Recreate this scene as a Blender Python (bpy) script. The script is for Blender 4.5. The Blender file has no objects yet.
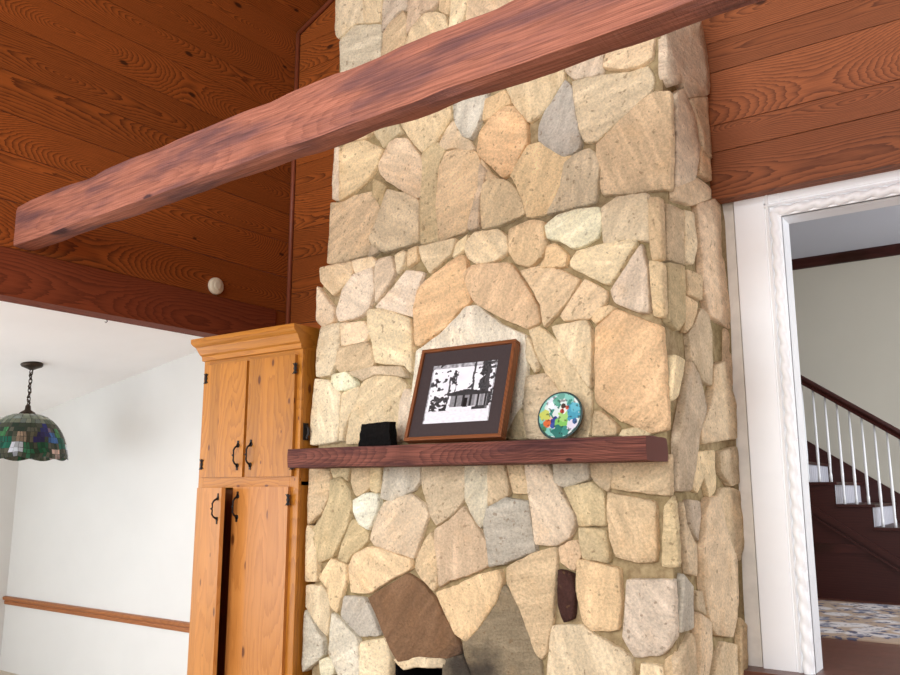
import bpy, bmesh, math, random
from mathutils import Vector, Matrix, noise as mnoise
random.seed(7)
SC = bpy.context.scene
COL = SC.collection

# ------------------------------------------------------------------ camera model
FPX, YAW, PITCH = 826.0, math.radians(35.4), math.radians(10.4)
CAM = Vector((0, 0, 1.3))
FW = Vector((-math.sin(YAW)*math.cos(PITCH), math.cos(YAW)*math.cos(PITCH), math.sin(PITCH)))
RT = Vector((math.cos(YAW), math.sin(YAW), 0))
UP = RT.cross(FW)
def ray(u, v): return FW*FPX + RT*(u-450) + UP*(337.5-v)
def hit(u, v, ax, val):
    """survey a photo point onto the real plane it lies on"""
    d = ray(u, v)
    return CAM + d*((val-CAM[ax])/d[ax])

cam = bpy.data.cameras.new('camera'); cam_o = bpy.data.objects.new('camera', cam); COL.objects.link(cam_o)
cam.sensor_width = 36; cam.lens = 36*FPX/900; cam.clip_start = .05
m = Matrix((RT, UP, -FW)).transposed().to_4x4(); m.translation = CAM
cam_o.matrix_world = m
SC.camera = cam_o

# ------------------------------------------------------------------ scene planes (metres)
XL, YB, YW = -4.31, 4.054, 3.97          # left wall, casing / back wall front, wood panel over doorway
YU, YL, XR = 3.353, 3.20, -1.20          # upper / lower chimney face, chimney right side
FLOOR, HALL = -0.30, 0.50                # sunken den floor, hall floor

# ------------------------------------------------------------------ materials
def lin(c):
    c = [x/255 for x in c]
    return tuple((x/12.92 if x <= .04045 else ((x+.055)/1.055)**2.4) for x in c) + (1,)
class NT:
    def __init__(s, name):
        s.m = bpy.data.materials.new(name); s.m.use_nodes = True
        s.t = s.m.node_tree; s.n = s.t.nodes; s.b = s.n['Principled BSDF']
    def new(s, typ, **kw):
        n = s.n.new(typ)
        for k, v in kw.items(): setattr(n, k, v)
        return n
    def put(s, sock, v):
        if isinstance(v, bpy.types.NodeSocket): s.t.links.new(v, sock)
        else: sock.default_value = v
    def math(s, op, a, b=0.0, c=0.0, clamp=False):
        n = s.new('ShaderNodeMath', operation=op, use_clamp=clamp)
        s.put(n.inputs[0], a); s.put(n.inputs[1], b); s.put(n.inputs[2], c)
        return n.outputs[0]
    def vec(s, x, y, z):
        n = s.new('ShaderNodeCombineXYZ')
        for i, v in enumerate((x, y, z)): s.put(n.inputs[i], v)
        return n.outputs[0]
    def noise(s, v, scale=1.0, detail=3.0, rough=.55, col=False):
        n = s.new('ShaderNodeTexNoise'); s.put(n.inputs['Vector'], v)
        n.inputs['Scale'].default_value = scale; n.inputs['Detail'].default_value = detail
        n.inputs['Roughness'].default_value = rough
        return n.outputs['Color' if col else 'Fac']
    def mix(s, f, a, b, mode='MIX'):
        n = s.new('ShaderNodeMix', data_type='RGBA', blend_type=mode)
        s.put(n.inputs[0], f); s.put(n.inputs[6], a); s.put(n.inputs[7], b)
        return n.outputs[2]
    def ss(s, x, a, b, lo=0.0, hi=1.0):
        n = s.new('ShaderNodeMapRange', interpolation_type='SMOOTHSTEP')
        s.put(n.inputs[0], x)
        for i, v in enumerate((a, b, lo, hi)): n.inputs[i+1].default_value = v
        return n.outputs[0]
    def bump(s, h, strength=.3, dist=.01):
        n = s.new('ShaderNodeBump'); n.inputs['Strength'].default_value = strength
        n.inputs['Distance'].default_value = dist; s.put(n.inputs['Height'], h)
        s.t.links.new(n.outputs[0], s.b.inputs['Normal'])
    def objc(s): return s.new('ShaderNodeTexCoord').outputs['Object']
    def fin(s, color, rough=.6, spec=.3):
        s.put(s.b.inputs['Base Color'], color); s.put(s.b.inputs['Roughness'], rough)
        s.b.inputs['Specular IOR Level'].default_value = spec
        return s.m

def plain(name, c, rough=.6, spec=.3, metal=0, var=.06, scale=30, bump=0):
    k = NT(name); c = lin(c)
    n = k.noise(k.objc(), scale, 4)
    f = k.ss(n, .3, .7, 1-var, 1+var)
    col = k.mix(1, c, k.vec(f, f, f), 'MULTIPLY')
    k.b.inputs['Metallic'].default_value = metal
    if bump: k.bump(n, bump, .004)
    return k.fin(col, rough, spec)

def wood(name, light, dark, freq=75, contrast=.8, knots=1.6, rough=.45, spec=.35, fibre=.12, vary=.25, bump=.15, knotcol=(45, 20, 10), blotch=None, saw=0, knotsize=.10):
    k = NT(name)
    uv = k.new('ShaderNodeUVMap', uv_map='UVMap').outputs[0]
    sp = k.new('ShaderNodeSeparateXYZ'); k.put(sp.inputs[0], uv); u, v = sp.outputs[0], sp.outputs[1]
    at = k.new('ShaderNodeAttribute', attribute_name='rnd')
    sr = k.new('ShaderNodeSeparateColor'); k.put(sr.inputs[0], at.outputs['Color'])
    r, g, b = sr.outputs[0], sr.outputs[1], sr.outputs[2]
    uu = k.math('MULTIPLY_ADD', r, 37.0, u)
    n1 = k.noise(k.vec(k.math('MULTIPLY', uu, .9), k.math('MULTIPLY', v, 3.0), k.math('MULTIPLY', g, 9.0)), 1, 2)
    n3 = k.noise(k.vec(k.math('MULTIPLY', uu, .55), k.math('MULTIPLY', b, 31.0), 0), 1, 1)
    n2 = k.noise(k.vec(k.math('MULTIPLY', uu, 7.0), k.math('MULTIPLY', v, 55.0), g), 1, 3)
    a = k.math('ADD', v, k.math('MULTIPLY_ADD', k.math('SUBTRACT', g, .5), .14, k.math('MULTIPLY', k.math('SUBTRACT', n1, .5), .16)))
    d = k.math('MULTIPLY', k.math('SUBTRACT', n3, .42), .75)
    rad = k.math('SQRT', k.math('ADD', k.math('MULTIPLY', a, a), k.math('MULTIPLY', d, d)))
    # knots
    kv = k.vec(k.math('MULTIPLY', uu, knots), k.math('MULTIPLY_ADD', v, knots*2.2, k.math('MULTIPLY', g, 7.0)), 0)
    vo = k.new('ShaderNodeTexVoronoi', voronoi_dimensions='2D'); k.put(vo.inputs['Vector'], kv); vo.inputs['Scale'].default_value = 1
    vc = k.new('ShaderNodeSeparateColor'); k.put(vc.inputs[0], vo.outputs['Color'])
    gate = k.math('GREATER_THAN', vc.outputs[0], .45)
    kd = vo.outputs['Distance']
    near = k.math('MULTIPLY', k.ss(kd, .0, .45, 1, 0), gate)
    size = k.math('MULTIPLY_ADD', vc.outputs[1], knotsize*.8, knotsize*.25)
    core = k.math('MULTIPLY', k.math('SUBTRACT', 1.0, k.math('SMOOTH_MIN', k.math('DIVIDE', kd, size), 1.0, .15), clamp=True), k.math('MULTIPLY', gate, 2.2), clamp=True)
    rad = k.math('MULTIPLY_ADD', near, .022, rad)
    ph = k.math('MULTIPLY_ADD', n2, 1.1, k.math('MULTIPLY', rad, freq))
    fr = k.math('FRACT', ph)
    s1 = k.math('POWER', fr, 2.0)
    edge = k.ss(fr, .93, 1.0, 1, 0)
    s = k.math('MULTIPLY', k.math('MULTIPLY', s1, edge), contrast)
    col = k.mix(s, lin(light), lin(dark))
    if blotch:
        nb = k.noise(k.vec(k.math('MULTIPLY', uu, 1.7), k.math('MULTIPLY', v, 9.0), 3.0), 1, 4)
        col = k.mix(k.ss(nb, .42, .68), col, lin(blotch))
    fb = k.noise(k.vec(k.math('MULTIPLY', uu, 5.0), k.math('MULTIPLY', v, 300.0), r), 1, 2)
    f = k.math('MULTIPLY', k.ss(fb, .25, .75, 1-fibre, 1+fibre), k.math('MULTIPLY_ADD', b, vary, 1-vary/2))
    col = k.mix(1, col, k.vec(f, f, f), 'MULTIPLY')
    col = k.mix(k.math('MULTIPLY', core, .85), col, lin(knotcol))
    h = k.math('MULTIPLY_ADD', s, -.5, fb)
    if saw:
        sw = k.noise(k.vec(k.math('MULTIPLY', uu, 90.0), k.math('MULTIPLY', v, 6.0), 1.0), 1, 3)
        h = k.math('MULTIPLY_ADD', sw, saw, h)
    k.bump(h, bump, .004)
    return k.fin(col, rough, spec)

M = {}
M['wall_wood'] = wood('stained_fir_boards', (152, 80, 33), (62, 27, 12), 110, .9, 1.3, rough=.5, spec=.18, vary=.34, knotcol=(38, 18, 10), knotsize=.07)
M['panel_wood'] = wood('panel_fir_boards', (148, 86, 51), (78, 40, 25), 125, .85, 1.3, rough=.5, spec=.18, vary=.28, knotcol=(45, 22, 16), knotsize=.065)
M['header_wood'] = wood('dark_header_wood', (120, 58, 34), (72, 33, 20), 70, .7, 1.1, rough=.6, spec=.12, vary=.1)
M['trim_wood'] = wood('trim_wood', (128, 66, 42), (86, 40, 24), 90, .5, .5, rough=.5, vary=.1)
M['beam_wood'] = wood('rough_timber', (164, 106, 86), (120, 72, 58), 45, .55, 1.0, rough=.75, spec=.2, fibre=.3, vary=.05, bump=.8, blotch=(108, 74, 72), saw=1.6, knotcol=(58, 40, 46), knotsize=.12)
M['mantel_wood'] = wood('mantel_timber', (120, 72, 60), (66, 36, 31), 95, .7, 1.6, rough=.7, spec=.2, fibre=.42, vary=.1, bump=.9, blotch=(72, 42, 42), saw=.6, knotcol=(38, 20, 20), knotsize=.08)
M['pine'] = wood('honey_pine', (176, 114, 40), (134, 76, 22), 42, .6, 3.2, rough=.33, spec=.4, fibre=.08, vary=.28, bump=.05, knotcol=(84, 36, 14), knotsize=.10)
M['pale_pine'] = wood('pale_pine', (194, 130, 66), (156, 93, 38), 40, .5, 2.8, rough=.3, spec=.4, fibre=.06, vary=.18, bump=.05, knotcol=(84, 40, 18), knotsize=.10)
M['pine_in_shade'] = wood('shaded_pine', (120, 70, 34), (84, 44, 20), 45, .6, 2.2, rough=.5, vary=.1)  # darker copy of the pine, interior shade painted into its colour
M['rail_wood'] = wood('chair_rail_wood', (160, 100, 58), (116, 66, 34), 80, .5, .4, rough=.45, vary=.1)
M['stair_wood'] = wood('dark_mahogany', (66, 30, 25), (40, 16, 14), 60, .6, .3, rough=.42, spec=.3, vary=.12, bump=.05)
M['hall_floor'] = wood('hall_oak_floor', (112, 70, 56), (70, 38, 30), 70, .6, .4, rough=.35, spec=.4, vary=.25)
M['pale_floor'] = wood('pale_floor', (204, 192, 174), (182, 168, 148), 70, .6, .4, rough=.5, vary=.2)
M['den_floor'] = wood('den_oak_floor', (176, 152, 128), (140, 116, 94), 70, .6, .4, rough=.5, vary=.2)
M['frame_wood'] = wood('frame_wood', (128, 74, 38), (66, 34, 18), 160, .7, 2.0, rough=.45, vary=.1, knotcol=(50, 24, 14))
M['plaster'] = plain('white_plaster', (214, 213, 209), .85, .1, var=.012, scale=3)
M['dining_ceiling'] = plain('ceiling_paint', (248, 248, 248), .9, .1, var=.01, scale=3)
M['hall_paint'] = plain('hall_paint', (204, 199, 184), .85, .1, var=.015, scale=2)
M['hall_ceiling'] = plain('hall_ceiling_paint', (200, 202, 210), .9, .1, var=.01, scale=2)
M['white_paint'] = plain('white_gloss_paint', (241, 243, 245), .35, .4, var=.01, scale=8)
M['old_white'] = plain('old_white_plaster', (224, 218, 208), .8, .15, var=.06, scale=14)
M['iron'] = plain('black_iron', (40, 34, 32), .5, .4, metal=.4, var=.2, scale=80, bump=.3)
M['bronze'] = plain('dark_bronze', (58, 46, 36), .45, .4, metal=.6, var=.2, scale=60)
M['black_rock'] = plain('black_rock', (12, 9, 8), .85, .12, var=.5, scale=60, bump=1.0)
M['soot'] = plain('soot', (24, 22, 24), .95, .05, var=.4, scale=20, bump=.5)
M['beige_plastic'] = plain('ivory_plastic', (222, 212, 186), .4, .4, var=.01)
M['lead'] = plain('lead_came', (44, 42, 38), .5, .4, metal=.3)
M['mat'] = plain('mat_board', (62, 52, 52), .7, .2, var=.05, scale=90)
M['void'] = plain('cabinet_interior', (46, 28, 16), .8, .1)

def vcol(name, rough=.6, spec=.3, trans=0, bump=0):
    k = NT(name)
    a = k.new('ShaderNodeAttribute', attribute_name='Col').outputs['Color']
    if bump: k.bump(k.noise(k.objc(), 60, 3), bump, .003)
    if trans: k.b.inputs['Transmission Weight'].default_value = trans
    return k.fin(a, rough, spec)
M['print'] = vcol('photo_print', .35, .4)
M['glaze'] = vcol('painted_glaze', .15, .5)
M['stained_glass'] = vcol('stained_glass', .25, .5, bump=.3)

SOOT = hit(472, 682, 1, YL)-Vector((-2.17, 3.6, FLOOR))                   # soot licking out of the firebox
def stone_mat():
    k = NT('fieldstone')
    P = k.objc()
    c = k.new('ShaderNodeAttribute', attribute_name='Col').outputs['Color']
    at = k.new('ShaderNodeAttribute', attribute_name='rnd').outputs['Color']
    sr = k.new('ShaderNodeSeparateColor'); k.put(sr.inputs[0], at)
    off = k.new('ShaderNodeVectorMath', operation='MULTIPLY_ADD'); k.put(off.inputs[0], at); off.inputs[1].default_value = (9, 9, 9); k.put(off.inputs[2], P)
    rot = k.new('ShaderNodeVectorRotate', rotation_type='Y_AXIS'); k.put(rot.inputs['Vector'], off.outputs[0])
    k.put(rot.inputs['Angle'], k.math('MULTIPLY', sr.outputs[0], 3.1))
    st = k.new('ShaderNodeVectorMath', operation='MULTIPLY'); k.put(st.inputs[0], rot.outputs[0]); st.inputs[1].default_value = (5, 9, 22)
    streak = k.noise(st.outputs[0], 1, 4, .6)
    big = k.noise(off.outputs[0], 6, 4, .6)
    fine = k.noise(off.outputs[0], 90, 5, .7)
    f = k.ss(streak, .3, .72, .84, 1.10)
    f2 = k.ss(fine, .3, .7, .80, 1.14)
    col = k.mix(1, c, k.vec(k.math('MULTIPLY', f, f2), k.math('MULTIPLY', f, f2), k.math('MULTIPLY', f, f2)), 'MULTIPLY')
    # iron staining (orange) and pale patches
    col = k.mix(k.math('MULTIPLY', k.ss(big, .5, .72), .4), col, k.mix(1, col, (1.02, .91, .76, 1), 'MULTIPLY'))
    col = k.mix(k.math('MULTIPLY', k.ss(streak, .52, .72), .6), col, k.mix(1, col, (1.14, 1.16, 1.2, 1), 'MULTIPLY'))
    pit = k.ss(k.noise(off.outputs[0], 38, 2, .5), .64, .72)
    col = k.mix(k.math('MULTIPLY', pit, .5), col, lin((120, 92, 62)))
    dv = k.new('ShaderNodeVectorMath', operation='DISTANCE'); k.put(dv.inputs[0], P); dv.inputs[1].default_value = SOOT
    sm = k.ss(k.math('MULTIPLY_ADD', k.math('SUBTRACT', big, .5), .35, dv.outputs['Value']), .06, .24, .85, 0)
    col = k.mix(sm, col, lin((44, 40, 40)))
    h = k.math('ADD', k.math('MULTIPLY', streak, 1.4), k.math('MULTIPLY_ADD', fine, .75, big))
    k.bump(h, 1.0, .016)
    return k.fin(col, .85, .15)
M['stone'] = stone_mat()
def mortar_mat():
    k = NT('mortar'); P = k.objc()
    n = k.noise(P, 25, 5, .7); b = k.noise(P, 2.5, 3)
    col = k.mix(k.ss(n, .3, .7), lin((134, 115, 86)), lin((172, 153, 119)))
    col = k.mix(k.ss(b, .35, .65), col, k.mix(1, col, (.84, .86, .78, 1), 'MULTIPLY'))
    k.bump(n, .6, .01)
    return k.fin(col, .95, .05)
M['mortar'] = mortar_mat()
def rug_mat():
    k = NT('patterned_rug'); P = k.objc()
    n = k.noise(P, 5, 4, .7)
    v = k.new('ShaderNodeTexVoronoi', feature='F1'); k.put(v.inputs['Vector'], P); v.inputs['Scale'].default_value = 6
    c = k.mix(k.ss(n, .40, .52), lin((138, 140, 158)), lin((226, 220, 218)))
    c = k.mix(k.ss(v.outputs['Distance'], .42, .62), c, lin((190, 168, 148)))
    n2 = k.noise(P, 17, 3)
    c = k.mix(k.ss(n2, .55, .62), c, lin((104, 104, 124)))
    k.bump(k.noise(P, 300, 2), .4, .004)
    return k.fin(c, .95, .05)
M['rug'] = rug_mat()
def bead_mat():
    k = NT('beadboard_white')
    sp = k.new('ShaderNodeSeparateXYZ'); k.put(sp.inputs[0], k.objc())
    w = k.math('FRACT', k.math('MULTIPLY', sp.outputs[1], 14.0))
    g = k.ss(k.math('ABSOLUTE', k.math('SUBTRACT', w, .5)), .36, .5)
    col = k.mix(g, lin((226, 226, 236)), lin((176, 176, 190)))
    return k.fin(col, .5, .3)
M['riser'] = bead_mat()

# ------------------------------------------------------------------ mesh helpers
def bmnew():
    bm = bmesh.new(); bm.loops.layers.uv.new('UVMap'); bm.loops.layers.float_color.new('rnd'); bm.loops.layers.float_color.new('Col')
    return bm
def obj(name, bm, mat, parent=None, smooth=False, loc=None):
    me = bpy.data.meshes.new(name)
    bm.normal_update(); bm.to_mesh(me); bm.free()
    for mt in (mat if isinstance(mat, (list, tuple)) else [mat]): me.materials.append(mt)
    o = bpy.data.objects.new(name, me); COL.objects.link(o)
    if smooth:
        for p in me.polygons: p.use_smooth = True
    if parent: o.parent = parent
    if loc: o.location = loc
    return o
def tag(o, label=None, cat=None, group=None, kind=None):
    if label: o['label'] = label
    if cat: o['category'] = cat
    if group: o['group'] = group
    if kind: o['kind'] = kind
    return o
def thing(name, label, cat, loc=(0, 0, 0)):
    o = bpy.data.objects.new(name, None); COL.objects.link(o); o.location = loc; o.empty_display_size = .1
    return tag(o, label, cat)
def struct(o): o['kind'] = 'structure'; return o
def local(root, bm):
    """world-space mesh to the frame of its thing"""
    bmesh.ops.translate(bm, verts=bm.verts, vec=-root.location); return bm

def shade_uv(bm, faces, axis, rnd=None, mat=None):
    """u runs along the grain axis, v across it; one random triple per board"""
    uv = bm.loops.layers.uv['UVMap']; rl = bm.loops.layers.float_color['rnd']
    rnd = rnd or (random.random(), random.random(), random.random(), 1)
    vs = {v for f in faces for v in f.verts}
    c = Vector((0, 0, 0))
    for v in vs: c += v.co
    c /= len(vs)
    for f in faces:
        f.normal_update(); n = f.normal
        oth = [i for i in range(3) if i != axis]
        va = oth[0] if abs(n[oth[0]]) < abs(n[oth[1]]) else oth[1]
        for l in f.loops:
            l[uv].uv = (l.vert.co[axis], l.vert.co[va]-c[va]); l[rl] = rnd
def box(bm, x0, x1, y0, y1, z0, z1, axis=0, bev=0, rnd=None, mi=0, mat=None):
    vs = [bm.verts.new((x, y, z)) for x in (x0, x1) for y in (y0, y1) for z in (z0, z1)]
    q = [(0, 1, 3, 2), (4, 6, 7, 5), (0, 4, 5, 1), (2, 3, 7, 6), (0, 2, 6, 4), (1, 5, 7, 3)]
    fs = [bm.faces.new([vs[i] for i in f]) for f in q]
    bmesh.ops.recalc_face_normals(bm, faces=fs)
    if bev:
        es = list({e for f in fs for e in f.edges})
        r = bmesh.ops.bevel(bm, geom=es, offset=bev, segments=2, profile=.6, affect='EDGES')
        fs = list({f for v in r['verts'] for f in v.link_faces})
    shade_uv(bm, fs, axis, rnd)
    for f in fs: f.material_index = mi
    if mat is not None:
        bmesh.ops.transform(bm, matrix=mat, verts=list({v for f in fs for v in f.verts}))
    return fs
def tube(bm, pts, r, n=8, axis=2, cap=True, radii=None):
    pts = [Vector(p) for p in pts]; rings = []
    for i, p in enumerate(pts):
        t = (pts[min(i+1, len(pts)-1)]-pts[max(i-1, 0)]).normalized()
        a = t.orthogonal().normalized() if i == 0 else (rings[-1][1]-t*rings[-1][1].dot(t)).normalized()
        b = t.cross(a); rr = radii[i] if radii else r
        rings.append(([bm.verts.new(p+(a*math.cos(2*math.pi*k/n)+b*math.sin(2*math.pi*k/n))*rr) for k in range(n)], a))
    fs = []
    for (A, _), (B, _) in zip(rings, rings[1:]):
        for k in range(n): fs.append(bm.faces.new((A[k], A[(k+1) % n], B[(k+1) % n], B[k])))
    if cap:
        fs.append(bm.faces.new(rings[0][0][::-1])); fs.append(bm.faces.new(rings[-1][0]))
    for f in fs: f.smooth = True
    shade_uv(bm, fs, axis); return fs
def lathe(bm, prof, c, n=32, axis='Z'):
    """prof: (radius, height) pairs"""
    rings = []
    for r, h in prof:
        ring = []
        for k in range(n):
            a = 2*math.pi*k/n
            p = Vector((r*math.cos(a), r*math.sin(a), h))
            if axis == 'Y': p = Vector((p.x, p.z, p.y))
            if axis == 'X': p = Vector((p.z, p.x, p.y))
            ring.append(bm.verts.new(Vector(c)+p))
        rings.append(ring)
    fs = []
    for A, B in zip(rings, rings[1:]):
        for k in range(n): fs.append(bm.faces.new((A[k], A[(k+1) % n], B[(k+1) % n], B[k])))
    fs.append(bm.faces.new(rings[0][::-1])); fs.append(bm.faces.new(rings[-1]))
    bmesh.ops.recalc_face_normals(bm, faces=fs)
    for f in fs: f.smooth = True
    return fs
def prism(bm, prof, axis, a, b, grain=None, rnd=None):
    """extrude a 2D outline (list of pairs in the two other axes) along an axis"""
    o = [i for i in range(3) if i != axis]
    def P(p, t):
        v = [0, 0, 0]; v[axis] = t; v[o[0]] = p[0]; v[o[1]] = p[1]; return bm.verts.new(v)
    A = [P(p, a) for p in prof]; B = [P(p, b) for p in prof]; n = len(prof)
    fs = [bm.faces.new((A[i], A[(i+1) % n], B[(i+1) % n], B[i])) for i in range(n)]
    fs += [bm.faces.new(A[::-1]), bm.faces.new(B)]
    bmesh.ops.recalc_face_normals(bm, faces=fs)
    shade_uv(bm, fs, axis if grain is None else grain, rnd)
    return fs
def rough_timber(bm, x0, x1, y0, y1, z0, z1, step=.05, amp=.006, nseed=0, skew=0.0, wane=.0):
    """long hand-hewn timber along X with uneven faces and ragged arrises"""
    nx = max(2, int((x1-x0)/step)); ny = max(2, int((y1-y0)/.03)); nz = max(2, int((z1-z0)/.03))
    ring_pts = [(y0+(y1-y0)*i/ny, z0, i in (0, ny)) for i in range(ny)] + [(y1, z0+(z1-z0)*i/nz, i in (0, nz)) for i in range(nz)] \
        + [(y1-(y1-y0)*i/ny, z1, i in (0, ny)) for i in range(ny)] + [(y0, z1-(z1-z0)*i/nz, i in (0, nz)) for i in range(nz)]
    cy, cz = (y0+y1)/2, (z0+z1)/2; n = len(ring_pts); rings = []
    for i in range(nx+1):
        x = x0+(x1-x0)*i/nx; ring = []
        for (y, z, corner) in ring_pts:
            p = Vector((x*3.1+nseed, y*14, z*14)); d = mnoise.noise(p)*amp + mnoise.noise(p*4)*amp*.35
            q = Vector((x, y, z)); out = Vector((0, y-cy, z-cz)).normalized()
            if corner:
                d -= .004 + wane*max(0, mnoise.noise(Vector((x*5+nseed, y*3, z*3)))+.15)
            q += out*d; q.y += skew*(x-x0)
            ring.append(bm.verts.new(q))
        rings.append(ring)
    uv = bm.loops.layers.uv['UVMap']; rl = bm.loops.layers.float_color['rnd']
    def face(vs, vv):
        f = bm.faces.new(vs)
        for l, w in zip(f.loops, vv): l[uv].uv = (l.vert.co.x, w); l[rl] = (.37, .42, .5, 1)
        return f
    per = [0.0]
    for a, b in zip(ring_pts, ring_pts[1:]+ring_pts[:1]): per.append(per[-1]+math.hypot(a[0]-b[0], a[1]-b[1]))
    fs = []
    for A, B in zip(rings, rings[1:]):
        for k in range(n):
            k2 = (k+1) % n; w = (per[k]-per[-1]*.88, per[k+1]-per[-1]*.88)
            fs.append(face((A[k], A[k2], B[k2], B[k]), (w[0], w[1], w[1], w[0])))
    fs += [face(rings[0][::-1], [0]*n), face(rings[-1], [0]*n)]
    bmesh.ops.recalc_face_normals(bm, faces=fs)
    return fs
# ------------------------------------------------------------------ stones: colour code and outline of each stone, surveyed from the photo
PAL = dict(c=(243, 221, 181), y=(243, 219, 176), p=(240, 211, 168), k=(240, 216, 183), t=(226, 201, 163), g=(206, 196, 177), b=(192, 186, 173), w=(250, 237, 208), o=(217, 197, 156), n=(142, 108, 78), d=(74, 49, 43), s=(158, 142, 114), l=(206, 188, 163), a=(238, 203, 160), h=(226, 216, 191), r=(240, 223, 200), q=(233, 204, 168))
UPPER = """
c 338,-60 364,-60 364,0 365,23 355,25 341,39 339,36|c 366,-60 384,-60 384,0 381,22 368,24 366,20
h 341,42 356,27 381,26 382,86 343,98|l 386,-60 408,-60 407,8 398,12 388,28 384,31
t 404,13 407,20 406,38 402,78 385,84 384,54 386,34 393,24|q 410,3 424,-60 442,-60 440,0 432,9 424,12 412,27 408,33
y 408,42 413,29 426,15 436,14 446,17 447,30 440,66 407,76|t 444,-60 455,-60 453,2 448,14 441,10
c 457,-60 465,-60 467,10 463,22 461,58 448,62 451,30 453,12|k 467,-60 540,-60 530,30 470,55 467,8
k 337,147 341,150 340,200 335,199|y 342,151 350,145 366,142 383,150 379,163 370,178 354,192 342,200
k 384,158 391,144 397,140 408,140 414,148 421,158 423,167 421,197 416,198 402,189 388,180 381,172 380,164
t 346,140 346,104 384,92 396,120 374,130 366,139|o 386,148 376,132 398,122 402,132 394,138
c 404,126 404,96 450,80 452,118 445,132 437,142 424,152 418,146 410,135|h 456,107 456,76 490,68 487,104 480,122 472,139 465,136 457,122
t 448,130 454,122 462,134 470,142 474,149 465,151 456,147 446,149 441,145
p 459,151 476,153 480,163 480,170 477,195 470,222 466,231 447,239 441,241 438,205 441,168 448,153
o 424,155 438,143 445,151 439,168 436,205 439,241 423,244 422,205 424,180
c 389,191 396,193 408,195 420,202 420,242 400,248 385,252 373,243 371,239 378,222 384,205
o 376,181 387,187 383,206 375,195|p 333,204 343,204 355,197 372,193 380,205 382,210 371,239 369,254 340,262 330,263 331,240
t 372,246 379,251 372,256 369,255|p 488,101 506,92 511,103 503,108 491,118 485,120
c 509,90 509,62 566,44 564,80 550,104 541,114 530,122 517,107|a 482,133 494,118 508,109 515,109 526,122 528,134 527,144 511,174 504,177 492,165 481,156 479,150
g 566,82 572,90 575,115 579,133 581,145 576,152 566,156 557,152 547,146 541,141 541,128 546,113 556,98
c 574,83 608,76 630,74 648,68 653,80 650,91 624,116 604,134 598,141 586,141 581,128 577,105|k 567,72 567,44 604,34 602,73 576,79
p 608,57 611,32 654,20 652,58 640,66 625,69 605,67|p 669,93 655,93 640,104 622,121 606,138 598,145 598,158 603,170 602,186 605,194 630,193 670,188 671,140
p 529,147 543,144 553,150 566,158 571,158 563,172 557,196 547,212 540,215 528,216 524,202 516,180 512,176
c 566,164 577,155 590,150 597,158 599,170 597,186 596,202 580,206 550,213 562,188|c 484,187 490,181 504,181 512,186 521,199 524,213 511,220 500,224 484,228 482,212
k 471,225 478,196 482,186 482,166 487,172 485,180 480,200 479,228 471,230|t 482,160 488,172 500,182 494,179 486,180
"""
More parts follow.
